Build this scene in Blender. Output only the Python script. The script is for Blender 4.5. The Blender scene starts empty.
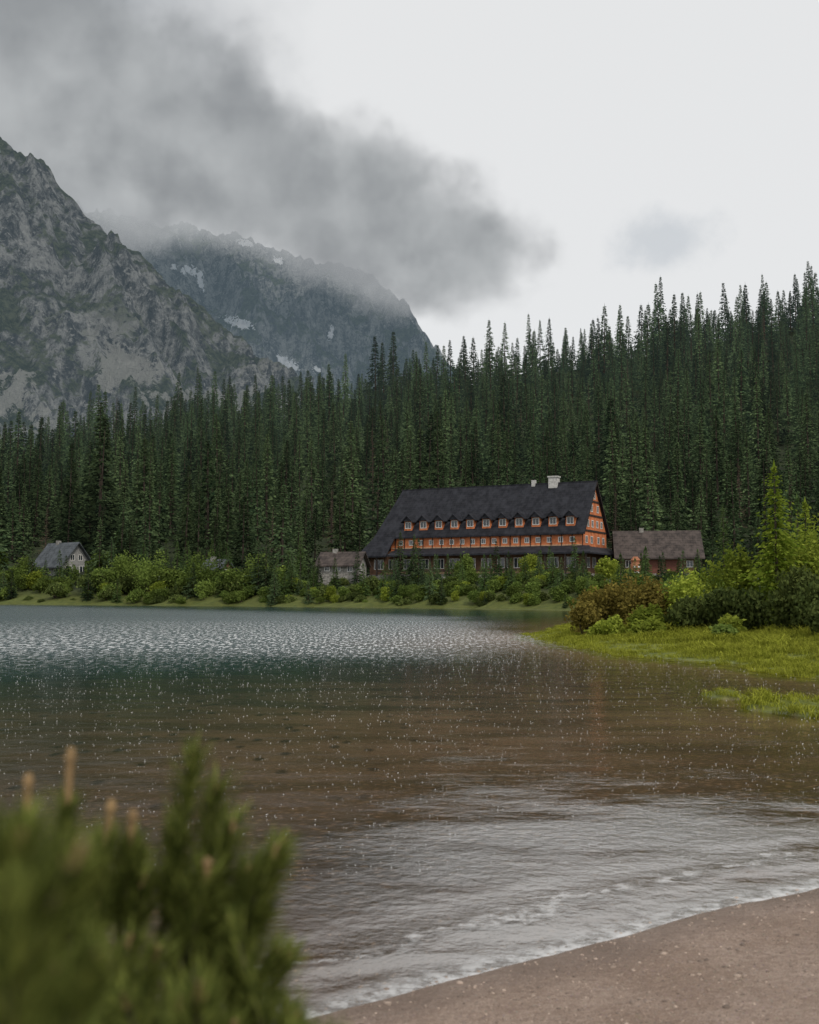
import bpy, math, random
import numpy as np
from mathutils import Vector, Matrix, noise
random.seed(7); rng=np.random.default_rng(7)
S=bpy.context.scene
COL=S.collection
# ---------------------------------------------------------------- helpers
def nd(nt,typ,ins=None,**at):
    n=nt.nodes.new(typ)
    for k,v in at.items(): setattr(n,k,v)
    for k,v in (ins or {}).items():
        s=n.inputs[k]
        if isinstance(v,bpy.types.NodeSocket): nt.links.new(v,s)
        else: s.default_value=v
    return n
def mth(nt,op,a,b=0.0,clamp=False):
    return nd(nt,'ShaderNodeMath',{0:a,1:b},operation=op,use_clamp=clamp).outputs[0]
def vmt(nt,op,a,b):
    return nd(nt,'ShaderNodeVectorMath',{0:a,1:b},operation=op)
def sm(nt,v,a,b,c=0.0,d=1.0):
    return nd(nt,'ShaderNodeMapRange',{0:v,1:a,2:b,3:c,4:d},interpolation_type='SMOOTHSTEP').outputs[0]
def c4(c): return (c[0],c[1],c[2],1.0)
def mixc(nt,f,a,b,blend='MIX'):
    n=nt.nodes.new('ShaderNodeMix'); n.data_type='RGBA'; n.blend_type=blend
    for i,v in ((0,f),(6,a),(7,b)):
        if isinstance(v,bpy.types.NodeSocket): nt.links.new(v,n.inputs[i])
        else: n.inputs[i].default_value = v if i==0 else c4(v)
    return n.outputs[2]
def noi(nt,vec,scale,detail=4,rough=.55,out='Fac'):
    ins={'Scale':scale,'Detail':detail,'Roughness':rough}
    if vec is not None: ins['Vector']=vec
    return nd(nt,'ShaderNodeTexNoise',ins).outputs[out]
def newmat(name):
    m=bpy.data.materials.new(name); m.use_nodes=True
    nt=m.node_tree; nt.nodes.clear()
    out=nd(nt,'ShaderNodeOutputMaterial')
    return m,nt,out
def pos(nt): return nd(nt,'ShaderNodeNewGeometry').outputs['Position']
def simple(name,col,rough=.8,var=.25,scale=3.0,bump=0.0,spec=.3,metal=0.0):
    m,nt,out=newmat(name)
    tc=nd(nt,'ShaderNodeTexCoord').outputs['Object']
    n=noi(nt,tc,scale,6,.6)
    a=tuple(c*(1-var) for c in col); b=tuple(min(1,c*(1+var)) for c in col)
    c=mixc(nt,sm(nt,n,.3,.7),a,b)
    p=nd(nt,'ShaderNodeBsdfPrincipled',{'Base Color':c,'Roughness':rough,'Specular IOR Level':spec,'Metallic':metal})
    if bump>0:
        bn=nd(nt,'ShaderNodeBump',{'Height':n,'Strength':bump,'Distance':.1}); nt.links.new(bn.outputs[0],p.inputs['Normal'])
    nt.links.new(p.outputs[0],out.inputs[0])
    return m
def link(o,parent=None,col=None):
    (col or COL).objects.link(o)
    if parent: o.parent=parent
    return o
def meshobj(name,v,f,mats,parent=None,col=None,fm=None,smooth=False,dolink=True):
    me=bpy.data.meshes.new(name); me.from_pydata([tuple(p) for p in v],[],f)
    if not isinstance(mats,(list,tuple)): mats=[mats]
    for m in mats: me.materials.append(m)
    if fm is not None: me.polygons.foreach_set('material_index',fm)
    if smooth: me.polygons.foreach_set('use_smooth',[True]*len(me.polygons))
    me.update()
    o=bpy.data.objects.new(name,me)
    if dolink: link(o,parent,col)
    return o
def empty(name,loc,rz=0):
    e=bpy.data.objects.new(name,None); e.location=loc; e.rotation_euler=(0,0,rz); link(e); return e
class MB:
    def __init__(s): s.v=[];s.f=[];s.m=[]
    def quad(s,*p,mi=0):
        k=len(s.v); s.v+= [tuple(q) for q in p]; s.f.append(tuple(range(k,k+len(p)))); s.m.append(mi)
    def box(s,x0,x1,y0,y1,z0,z1,mi=0):
        k=len(s.v)
        s.v+=[(x0,y0,z0),(x1,y0,z0),(x1,y1,z0),(x0,y1,z0),(x0,y0,z1),(x1,y0,z1),(x1,y1,z1),(x0,y1,z1)]
        for f in ((0,3,2,1),(4,5,6,7),(0,1,5,4),(1,2,6,5),(2,3,7,6),(3,0,4,7)):
            s.f.append(tuple(k+i for i in f)); s.m.append(mi)
    def slab(s,pts,t,mi=0):   # polygon thickened downwards
        n=len(pts);k=len(s.v)
        s.v+=[tuple(p) for p in pts]+[(p[0],p[1],p[2]-t) for p in pts]
        s.f.append(tuple(range(k,k+n))); s.m.append(mi)
        s.f.append(tuple(k+n+i for i in reversed(range(n)))); s.m.append(mi)
        for i in range(n):
            j=(i+1)%n; s.f.append((k+i,k+n+i,k+n+j,k+j)); s.m.append(mi)
    def tube(s,a,b,r0,r1,n=6,mi=0):
        a=Vector(a);b=Vector(b);d=(b-a).normalized()
        u=d.orthogonal().normalized(); w=d.cross(u); k=len(s.v)
        for P,r in((a,r0),(b,r1)):
            for i in range(n):
                t=2*math.pi*i/n; s.v.append(tuple(P+(u*math.cos(t)+w*math.sin(t))*r))
        for i in range(n):
            j=(i+1)%n; s.f.append((k+i,k+j,k+n+j,k+n+i)); s.m.append(mi)
        s.f.append(tuple(k+n+i for i in range(n))); s.m.append(mi)
    def obj(s,name,mats,parent=None,**kw): return meshobj(name,s.v,s.f,mats,parent,fm=s.m,**kw)

# ---------------------------------------------------------------- lake outline & ground
LAKE=np.array([(-60,-12),(-15,1.5),(-4,3.7),(-1,5.0),(0,5.65),(1.13,6.5),(2.87,7.7),(6,9.4),(14,11.5),(34,13),(30,18),(17,21),
 (12,23.5),(10.2,27),(8.7,33),(7.3,39),(5.6,46),(6.6,54),(10,70),(18,95),(23,120),(20,138),(6,156),(-15,176),(-45,196),(-85,216),(-140,225),
 (-220,190),(-240,80),(-150,0)],float)
def sdist(X,Y):
    X=np.asarray(X,float);Y=np.asarray(Y,float)
    best=np.full(X.shape,1e18); ins=np.zeros(X.shape,bool); n=len(LAKE)
    for i in range(n):
        ax,ay=LAKE[i];bx,by=LAKE[(i+1)%n]; ex,ey=bx-ax,by-ay
        t=np.clip(((X-ax)*ex+(Y-ay)*ey)/(ex*ex+ey*ey),0,1)
        best=np.minimum(best,(X-ax-t*ex)**2+(Y-ay-t*ey)**2)
        c=((ay>Y)!=(by>Y))
        xi=ax+(Y-ay)*ex/(ey if abs(ey)>1e-9 else 1e-9)
        ins^= c&(X<xi)
    d=np.sqrt(best)
    d=np.where(ins,-d,d)
    r=np.clip(np.abs(Y)/60,.10,1.0)
    return d+ r*(0.9*np.sin(X*.55+np.sin(Y*.31)*2)*.6+0.5*np.sin(X*.17+Y*.9)*.6)+np.where(np.abs(Y)<14,.025*np.sin(X*3.1+Y*1.2)+.01*np.sin(X*9-Y*5),0)
def sst(a,b,x):
    t=np.clip((x-a)/(b-a),0,1); return t*t*(3-2*t)
def gz(X,Y,d=None):
    X=np.asarray(X,float);Y=np.asarray(Y,float)
    if d is None: d=sdist(X,Y)
    far=sst(75,150,Y)
    near=0.85*(1-np.exp(-np.maximum(d,0)/9)); fr=4.6*(1-np.exp(-np.maximum(d,0)/9))
    land=near*(1-far)+fr*far
    water=-1.5*(1-np.exp(np.minimum(d,0)/28))
    z=np.where(d>0,land,water)
    r=np.clip((Y-228)/(520-228),0,1)
    hill=(np.clip(95+.20*X,50,140)-4.5)*(r**1.05)*np.clip(1-(Y-520)/900,0,1)
    z=z+np.where(d>0,hill,0)
    z=z+np.where((d>3)&(Y>60),.35*np.sin(X*.21)*np.cos(Y*.17),0)
    def g(cx,cy,rx,ry,h): return h*np.exp(-(((X-cx)/rx)**2+((Y-cy)/ry)**2))
    mound=g(7.3,19.5,1.3,1.4,1.0)+g(6.15,21.8,.4,.7,.8)+g(8.6,18.8,1.1,1.0,1.0)
    nz=.05*np.sin(X*4.3+Y*1.7)+.04*np.sin(X*9.1-Y*3.1)+.03*np.sin(Y*6.3+X*2)
    zi=np.minimum(z+mound+nz*np.minimum(mound*4,1),.05+nz*.5)
    z=np.where((mound>.02)&(d<0),np.maximum(z,zi),z)
    return z
xa=4*np.sinh(np.linspace(-math.asinh(1000),math.asinh(1000),500))+1
ya=4*np.sinh(np.linspace(-math.asinh(60),math.asinh(1000),420))+7
GX,GY=np.meshgrid(xa,ya); GD=sdist(GX,GY); GZ=gz(GX,GY,GD)
ny,nx=GX.shape
V=np.stack([GX.ravel(),GY.ravel(),GZ.ravel()],1)
idx=np.arange(ny*nx).reshape(ny,nx)
F=np.stack([idx[:-1,:-1].ravel(),idx[:-1,1:].ravel(),idx[1:,1:].ravel(),idx[1:,:-1].ravel()],1)
# ground material
m_ground,nt,out=newmat('ground_mat')
P=pos(nt)
mask=nd(nt,'ShaderNodeAttribute',attribute_name='mask')
sep=nd(nt,'ShaderNodeSeparateColor',{0:mask.outputs['Color']})
n1=noi(nt,P,1.3,5,.6); n2=noi(nt,P,22,5,.7); n3=noi(nt,P,120,3,.7)
sand=mixc(nt,sm(nt,n1,.35,.65),(.40,.285,.215),(.55,.415,.335))
sand=mixc(nt,sm(nt,n2,.38,.66,0,.6),sand,(.27,.185,.14))
sand=mixc(nt,sm(nt,n3,.55,.66,0,.7),sand,(.66,.54,.46))
sand=mixc(nt,sm(nt,n3,.45,.36,0,.8),sand,(.14,.095,.07))
vor=nd(nt,'ShaderNodeTexVoronoi',{'Vector':P,'Scale':34.0})
sand=mixc(nt,sm(nt,vor.outputs['Distance'],.12,.24,.6,0),sand,mixc(nt,.8,vor.outputs['Color'],(.28,.22,.18)))
sepP=nd(nt,'ShaderNodeSeparateXYZ',{0:P})
wet=sm(nt,mth(nt,'ADD',sepP.outputs[2],mth(nt,'MULTIPLY',mth(nt,'SUBTRACT',n1,.5),.05)),.0,.05,1,0)
sand=mixc(nt,mth(nt,'MULTIPLY',wet,.5),sand,(.15,.10,.075))
vb=nd(nt,'ShaderNodeTexVoronoi',{'Vector':P,'Scale':2.6,'Randomness':1.0})
vb2=nd(nt,'ShaderNodeTexVoronoi',{'Vector':P,'Scale':8.0,'Randomness':1.0})
under=sm(nt,sepP.outputs[2],-.16,-.02,1,0)
bed=mixc(nt,sm(nt,vb2.outputs['Distance'],.1,.45,0,1),(.46,.33,.22),(.10,.07,.04))
bed=mixc(nt,mth(nt,'MULTIPLY',sm(nt,vb.outputs['Distance'],.30,.15),sm(nt,n1,.42,.55)),bed,(.04,.034,.022))
sand=mixc(nt,mth(nt,'MULTIPLY',under,.85),sand,bed)
grass=mixc(nt,sm(nt,n1,.3,.7),(.11,.14,.018),(.21,.23,.04))
forest=mixc(nt,sm(nt,noi(nt,P,.25,5),.35,.65),(.015,.022,.010),(.04,.055,.02))
c=mixc(nt,sep.outputs[1],forest,grass); c=mixc(nt,sep.outputs[0],c,sand)
bmp=nd(nt,'ShaderNodeBump',{'Height':mth(nt,'ADD',mth(nt,'ADD',n2,mth(nt,'MULTIPLY',n3,.4)),mth(nt,'MULTIPLY',n1,2)),'Strength':1.0,'Distance':.045})
rg=mth(nt,'SUBTRACT',.95,mth(nt,'MULTIPLY',wet,.55))
p=nd(nt,'ShaderNodeBsdfPrincipled',{'Base Color':c,'Roughness':rg,'Specular IOR Level':.4,'Normal':bmp.outputs[0]})
nt.links.new(p.outputs[0],out.inputs[0])
ground=meshobj('ground',V,[tuple(q) for q in F.tolist()],m_ground,smooth=True)
ca=ground.data.color_attributes.new('mask','FLOAT_COLOR','POINT')
sandm=np.clip(1-sst(12,15,GY),0,1)*1.0+ ((GZ<-.06)&(GY<110))*1.0
grm=((GY>12)&(GY<110)).astype(float)+ (GY>=110)*sst(12,2,np.clip(GD,0,99))*.5
grm=np.clip(grm,0,1)
arr=np.zeros((ny*nx,4),np.float32); arr[:,0]=np.clip(sandm,0,1).ravel(); arr[:,1]=np.clip(grm,0,1).ravel(); arr[:,3]=1
ca.data.foreach_set('color',arr.ravel())

# ---------------------------------------------------------------- water
m_water,nt,out=newmat('lake_water_mat')
P=pos(nt); sp=nd(nt,'ShaderNodeSeparateXYZ',{0:P}); X_,Y_=sp.outputs[0],sp.outputs[1]
at=nd(nt,'ShaderNodeAttribute',attribute_name='depth'); sc=nd(nt,'ShaderNodeSeparateColor',{0:at.outputs['Color']})
dep,shd=sc.outputs[0],sc.outputs[1]
wav=nd(nt,'ShaderNodeMapping',{'Vector':P,'Scale':(1.0,1.6,1.0),'Rotation':(0,0,.25)}).outputs[0]
w1=noi(nt,wav,.9,2,.5); w2=noi(nt,P,9,3,.65); w3=noi(nt,wav,2.2,4,.65)
big=noi(nt,P,.045,2,.6)
edge=mth(nt,'ADD',mth(nt,'ADD',mth(nt,'MULTIPLY',X_,-.45),mth(nt,'MULTIPLY',Y_,1.0)),mth(nt,'MULTIPLY',mth(nt,'SUBTRACT',big,.5),26))
ruf=mth(nt,'MULTIPLY',sm(nt,edge,29,50),sm(nt,mth(nt,'ADD',X_,mth(nt,'MULTIPLY',mth(nt,'SUBTRACT',big,.5),12)),0,9,1,0))
farcalm=sm(nt,mth(nt,'ADD',Y_,mth(nt,'MULTIPLY',X_,1.4)),80,125,1,0)
ruf=mth(nt,'MULTIPLY',ruf,mth(nt,'ADD',mth(nt,'MULTIPLY',farcalm,.85),.15))
ln_=noi(nt,nd(nt,'ShaderNodeMapping',{'Vector':P,'Scale':(.22,.42,1),'Rotation':(0,0,.5)}).outputs[0],1.0,5,.68)
lane=sm(nt,mth(nt,'ADD',ln_,mth(nt,'MULTIPLY',sm(nt,shd,6.5,.5),.14)),.50,.70)
lane=mth(nt,'MULTIPLY',lane,mth(nt,'MULTIPLY',sm(nt,Y_,9,19,1,0),sm(nt,X_,-2.0,.6)))
hc=mth(nt,'ADD',mth(nt,'MULTIPLY',w1,.020),mth(nt,'MULTIPLY',w2,mth(nt,'ADD',.004,mth(nt,'MULTIPLY',lane,.011))))
swash=mth(nt,'MULTIPLY',mth(nt,'SINE',mth(nt,'ADD',mth(nt,'MULTIPLY',shd,9.0),mth(nt,'MULTIPLY',w1,5))),sm(nt,shd,.1,1.8,.010,0))
hr=mth(nt,'MULTIPLY',w3,.12)
h=mth(nt,'ADD',mth(nt,'ADD',hc,swash),mth(nt,'MULTIPLY',hr,ruf))
bp=nd(nt,'ShaderNodeBump',{'Height':h,'Strength':1.0,'Distance':1.0})
patch=sm(nt,noi(nt,nd(nt,'ShaderNodeMapping',{'Vector':P,'Scale':(.3,.8,1)}).outputs[0],1.0,5,.65),.40,.62,0,.9)
vw=nd(nt,'ShaderNodeTexVoronoi',{'Vector':nd(nt,'ShaderNodeMapping',{'Vector':P,'Scale':(1,.45,1)}).outputs[0],'Scale':3.0,'Randomness':1.0})
stn=mth(nt,'MULTIPLY',sm(nt,vw.outputs['Distance'],.30,.12),sm(nt,X_,4,-3,.15,.85))
shal=mixc(nt,sm(nt,Y_,8,22),(.38,.24,.14),(.15,.105,.055))
shal=mixc(nt,patch,shal,mixc(nt,sm(nt,Y_,8,22),(.20,.135,.07),(.055,.045,.022)))
shal=mixc(nt,stn,shal,(.02,.018,.010))
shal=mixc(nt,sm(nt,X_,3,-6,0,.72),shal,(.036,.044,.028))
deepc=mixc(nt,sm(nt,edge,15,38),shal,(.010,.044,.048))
dif=nd(nt,'ShaderNodeBsdfDiffuse',{'Color':deepc})
tra=nd(nt,'ShaderNodeBsdfTransparent',{'Color':(.95,.87,.76,1)})
b1=nd(nt,'ShaderNodeMixShader',{0:sm(nt,dep,.05,.62,0.0,1),1:tra.outputs[0],2:dif.outputs[0]})
fr=nd(nt,'ShaderNodeFresnel',{'IOR':1.33})
frv=mth(nt,'MULTIPLY',mth(nt,'ADD',mth(nt,'MULTIPLY',fr.outputs[0],.82),mth(nt,'MULTIPLY',lane,.34)),mth(nt,'SUBTRACT',1.0,mth(nt,'MULTIPLY',ruf,.42)))
rgh=mth(nt,'ADD',mth(nt,'ADD',.055,mth(nt,'MULTIPLY',ruf,.16)),mth(nt,'MULTIPLY',lane,.20))
gl=nd(nt,'ShaderNodeBsdfGlossy',{'Color':(1,.985,.96,1),'Roughness':rgh,'Normal':bp.outputs[0]})
b2=nd(nt,'ShaderNodeMixShader',{0:frv,1:b1.outputs[0],2:gl.outputs[0]})
foam_glint=nd(nt,'ShaderNodeBsdfDiffuse',{'Color':(.78,.78,.78,1)})  # white diffuse for shore foam and for painted glints
fn=noi(nt,P,7,4,.7)
ff=mth(nt,'MULTIPLY',sm(nt,mth(nt,'ADD',shd,mth(nt,'MULTIPLY',fn,.30)),.20,.48,1,0),mth(nt,'MULTIPLY',sm(nt,Y_,12,16,1,0),sm(nt,fn,.38,.66,.12,.7)))
ff2=mth(nt,'MULTIPLY',sm(nt,mth(nt,'ABSOLUTE',mth(nt,'SUBTRACT',mth(nt,'ADD',shd,mth(nt,'MULTIPLY',w1,.9)),1.15)),.10,.0),mth(nt,'MULTIPLY',sm(nt,Y_,11,15,1,0),sm(nt,fn,.42,.62,.0,.45)))
ff=mth(nt,'MAXIMUM',ff,ff2)
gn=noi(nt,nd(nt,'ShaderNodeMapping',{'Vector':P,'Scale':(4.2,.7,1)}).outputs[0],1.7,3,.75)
gln=mth(nt,'MULTIPLY',sm(nt,gn,.515,.60),mth(nt,'MULTIPLY',ruf,sm(nt,edge,110,46,.14,.9)))  # painted sparkle: white diffuse specks stand in for sky glints on ripples
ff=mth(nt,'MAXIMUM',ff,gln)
b3=nd(nt,'ShaderNodeMixShader',{0:ff,1:b2.outputs[0],2:foam_glint.outputs[0]})
nt.links.new(b3.outputs[0],out.inputs[0])
fmask=((GZ[:-1,:-1]<.15)|(GZ[1:,1:]<.15)|(GZ[:-1,1:]<.15)|(GZ[1:,:-1]<.15)).ravel()&(GD[:-1,:-1].ravel()<6)
WV=V.copy(); WV[:,2]=0
used=np.unique(F[fmask]); remap=np.full(ny*nx,-1); remap[used]=np.arange(len(used))
water=meshobj('lake_water',WV[used],[tuple(q) for q in remap[F[fmask]].tolist()],m_water,smooth=True)
ca=water.data.color_attributes.new('depth','FLOAT_COLOR','POINT')
arr=np.zeros((len(used),4),np.float32); arr[:,0]=np.maximum(-GZ.ravel()[used],0); arr[:,1]=np.maximum(-GD.ravel()[used],0); arr[:,3]=1
ca.data.foreach_set('color',arr.ravel())

# ---------------------------------------------------------------- mountains
CAMZ=2.0;FP=1100.0;HZ=594.0
def mountain(name,prof,yr,yb,xr,amp,haze,seed,snow=(),gth=0.0,fine=11):
    s=yr/FP
    px=np.array([(a-409.5)*s for a,b in prof]); pz=np.array([(HZ-b)*s+CAMZ for a,b in prof])
    nx_,ny_=400,240
    xs=np.linspace(xr[0],xr[1],nx_); ys=np.linspace(yb,yr+260,ny_)
    v=[];sn=[]
    for j,y in enumerate(ys):
        for i,x in enumerate(xs):
            t=(yr-y)/(yr-yb)
            wx=x+60*noise.noise(Vector((x*.004,y*.004,seed)))+(t*90 if t>0 else 0)*-.4
            rz=float(np.interp(wx,px,pz))
            if t>=0: f=(1-t)**1.12
            else: f=max(0,1+t*1.5)
            k=min(1,abs(t)*5+.12)
            wv=noise.noise(Vector((x*.006,y*.006,seed+2)))*40
            r1=noise.ridged_multi_fractal(Vector(((x+wv)*.0048,(y+wv)*.0024,seed)),.85,2.1,6,1.0,2.0)-1.0
            r2=noise.ridged_multi_fractal(Vector(((x+.5*y+wv)*.013,y*.005,seed+5)),.75,2.2,5,1.0,2.0)-1.0
            r3=noise.fractal(Vector((x*.03,y*.03,seed+9)),.6,2.1,5)
            z=rz*f+(amp*r1*.9+amp*.55*r2)*k*min(1,f*1.8+.1)+r3*fine
            v.append((x,y,max(z,-5)))
            q=0.0
            X=x/y*FP+409.5; Y=HZ-(z-CAMZ)/y*FP
            for (sx,sy,rx,ry,ang) in snow:
                dx,dy=X-sx,Y-sy; ca_,sa_=math.cos(ang),math.sin(ang)
                e=((dx*ca_+dy*sa_)/rx)**2+((-dx*sa_+dy*ca_)/ry)**2
                if e<6: q=max(q,math.exp(-e))
            sn.append(q)
    ii=np.arange(nx_*ny_).reshape(ny_,nx_)
    f=np.stack([ii[:-1,:-1].ravel(),ii[:-1,1:].ravel(),ii[1:,1:].ravel(),ii[1:,:-1].ravel()],1).tolist()
    m,nt,out=newmat(name+'_rock')
    P=pos(nt); N=nd(nt,'ShaderNodeNewGeometry').outputs['Normal']
    nz=nd(nt,'ShaderNodeSeparateXYZ',{0:N}).outputs[2]
    st=nd(nt,'ShaderNodeMapping',{'Vector':P,'Scale':(1.6,.6,.5),'Rotation':(0,.5,0)}).outputs[0]
    a=noi(nt,P,.009,6,.65); b=noi(nt,st,.05,7,.75); cc=noi(nt,P,.16,4,.75)
    rock=mixc(nt,sm(nt,b,.40,.62),(.048,.055,.062),(.31,.315,.31))
    rock=mixc(nt,sm(nt,cc,.53,.66,0,.75),rock,(.42,.42,.41))
    rock=mixc(nt,sm(nt,cc,.47,.38,0,.65),rock,(.028,.032,.038))
    gm=mth(nt,'ADD',mth(nt,'ADD',mth(nt,'MULTIPLY',nz,.45),mth(nt,'MULTIPLY',a,1.5)),mth(nt,'MULTIPLY',cc,.35))
    z_=nd(nt,'ShaderNodeSeparateXYZ',{0:P}).outputs[2]
    gm=mth(nt,'SUBTRACT',gm,mth(nt,'MULTIPLY',z_,.0003))
    c=mixc(nt,sm(nt,gm,1.09+gth,1.19+gth,0,.90),rock,mixc(nt,sm(nt,cc,.38,.62),(.026,.040,.026),(.085,.105,.058)))
    scr=mth(nt,'MULTIPLY',sm(nt,z_,300,190),sm(nt,mth(nt,'ADD',noi(nt,nd(nt,'ShaderNodeMapping',{'Vector':P,'Scale':(1.5,.5,1)}).outputs[0],.014,4,.6),mth(nt,'MULTIPLY',mth(nt,'SUBTRACT',cc,.5),.3)),.53,.57,0,.85))
    c=mixc(nt,scr,c,(.34,.34,.32))
    sa=nd(nt,'ShaderNodeAttribute',attribute_name='snow').outputs['Fac']
    sf=sm(nt,mth(nt,'ADD',sa,mth(nt,'MULTIPLY',mth(nt,'SUBTRACT',cc,.5),1.5)),.36,.46)
    c=mixc(nt,sf,c,(.85,.87,.9))
    bm=nd(nt,'ShaderNodeBump',{'Height':mth(nt,'ADD',b,mth(nt,'MULTIPLY',cc,.4)),'Strength':1.0,'Distance':30.0})
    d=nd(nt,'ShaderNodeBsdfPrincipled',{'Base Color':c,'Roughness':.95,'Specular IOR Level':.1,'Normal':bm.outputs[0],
        'Emission Color':c4(haze),'Emission Strength':1.0})  # aerial haze painted in as a faint even glow of the rock
    nt.links.new(d.outputs[0],out.inputs[0])
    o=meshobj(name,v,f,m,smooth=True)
    at=o.data.attributes.new('snow','FLOAT','POINT'); at.data.foreach_set('value',sn)
    return o
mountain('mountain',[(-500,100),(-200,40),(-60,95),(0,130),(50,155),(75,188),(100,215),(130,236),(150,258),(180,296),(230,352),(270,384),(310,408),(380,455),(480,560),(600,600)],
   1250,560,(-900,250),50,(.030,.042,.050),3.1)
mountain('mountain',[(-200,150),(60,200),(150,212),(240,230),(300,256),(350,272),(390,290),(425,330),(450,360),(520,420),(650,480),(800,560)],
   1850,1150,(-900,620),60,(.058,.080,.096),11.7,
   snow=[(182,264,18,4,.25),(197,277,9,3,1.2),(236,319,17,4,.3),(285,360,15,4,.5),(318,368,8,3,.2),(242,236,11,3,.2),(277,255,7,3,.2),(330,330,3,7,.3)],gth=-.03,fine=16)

# ---------------------------------------------------------------- vegetation generators
def foliage(name,c1,c2,trans=.25,haze=False,rnd=.35,lo=.65,va=.7):
    m,nt,out=newmat(name)
    g=nd(nt,'ShaderNodeNewGeometry'); oi=nd(nt,'ShaderNodeObjectInfo')
    isl=g.outputs['Random Per Island']
    f=mth(nt,'ADD',mth(nt,'MULTIPLY',isl,1-rnd),mth(nt,'MULTIPLY',oi.outputs['Random'],rnd))
    c=mixc(nt,f,c1,c2)
    v=mth(nt,'ADD',lo,mth(nt,'MULTIPLY',mth(nt,'FRACT',mth(nt,'MULTIPLY',oi.outputs['Random'],7.31)),va))
    c=mixc(nt,1.0,c,nd(nt,'ShaderNodeCombineColor',{0:v,1:v,2:v}).outputs[0],'MULTIPLY')
    d=nd(nt,'ShaderNodeBsdfDiffuse',{'Color':c})
    last=d.outputs[0]
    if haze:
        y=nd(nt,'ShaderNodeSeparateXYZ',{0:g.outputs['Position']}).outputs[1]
        e=nd(nt,'ShaderNodeEmission',{'Color':(.58,.80,.80,1),'Strength':sm(nt,y,215,600,.001,.026)})  # distance haze painted in as needle glow, stronger further back
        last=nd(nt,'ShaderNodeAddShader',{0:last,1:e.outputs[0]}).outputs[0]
    if trans>0:
        t=nd(nt,'ShaderNodeBsdfTranslucent',{'Color':c})
        last=nd(nt,'ShaderNodeMixShader',{0:trans,1:last,2:t.outputs[0]}).outputs[0]
    nt.links.new(last,out.inputs[0]); return m
m_bark=simple('bark',(.06,.045,.035),.9,.4,8,.4)
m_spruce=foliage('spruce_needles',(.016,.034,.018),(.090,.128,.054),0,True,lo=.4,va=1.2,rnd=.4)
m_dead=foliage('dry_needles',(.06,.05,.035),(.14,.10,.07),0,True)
m_young=foliage('young_spruce_needles',(.035,.070,.026),(.11,.16,.05),.2)
m_larch=foliage('larch_needles',(.12,.19,.02),(.34,.40,.06),.35)
m_leaf=foliage('leaves',(.058,.10,.024),(.19,.25,.058),.3)
m_leaf2=foliage('leaves_bright',(.13,.19,.025),(.36,.41,.065),.35)
m_olive=foliage('leaves_olive',(.11,.095,.025),(.29,.23,.055),.3)
m_dpine=foliage('dwarf_pine_needles',(.038,.060,.02),(.13,.16,.045),.15)
m_grass=foliage('grass_blades',(.18,.21,.02),(.42,.43,.07),.35)
def spruce(name,H,R,mat,seed,whorl=.5,spray=.5,nb=8,base=.06,power=.85,dens=1.0,ragged=.35,col=None,dolink=True):
    r=random.Random(seed); B=MB()
    B.tube((0,0,-.5),(0,0,H*.55),H*.012,H*.007,6,0); B.tube((0,0,H*.55),(0,0,H*.98),H*.007,H*.0015,5,0)
    z=H*base
    prof=[r.uniform(1-ragged,1+ragged*.4) for _ in range(40)]
    while z<H*.985:
        t=z/H; L0=R*(1-t)**power*(0.75+.25*min(1,t*6))+spray*.05
        for k in range(max(6,int(nb*(1-.3*t)))):
            az=r.uniform(0,6.283); L=L0*r.uniform(1-ragged,1.08)*prof[int((az/6.283*7+t*23))%40]
            if r.random()>dens: continue
            droop=-.35-.25*(1-t)+r.uniform(-.12,.12) if t<.85 else .25
            n=max(1,int(L/(spray*.7)))
            d=Vector((math.cos(az),math.sin(az),0)); sd=Vector((-d.y,d.x,0))
            for i in range(n+1):
                s=(i+.6)/(n+.6)
                if s<.35 and L>1.4: continue
                p=Vector((0,0,z))+d*L*s+Vector((0,0,droop*L*(s*.9-.35*s*s)))
                sz=spray*(1.15-.5*s)*r.uniform(.7,1.2)*(1-.72*t)
                for side in (-1,1):
                    if i==n and side==1: continue
                    dr=(d+sd*side*r.uniform(.25,1.0)*(0 if i==n else 1)+Vector((0,0,r.uniform(-.7,.05)))).normalized()
                    wv=dr.cross(Vector((r.gauss(0,1),r.gauss(0,1),r.gauss(0,.8)))).normalized()*sz*.30
                    B.quad(p,p+dr*sz*.45+wv,p+dr*sz*1.2,p+dr*sz*.45-wv,mi=1)
        z+=whorl*r.uniform(.7,1.2)*(1-.62*t)
    B.quad((0,0,H*.93),(.10,0,H*.955),(0,0,H*1.03),(-.10,0,H*.955),mi=1)
    return B.obj(name,[m_bark,mat],col=col,dolink=dolink)
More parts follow.
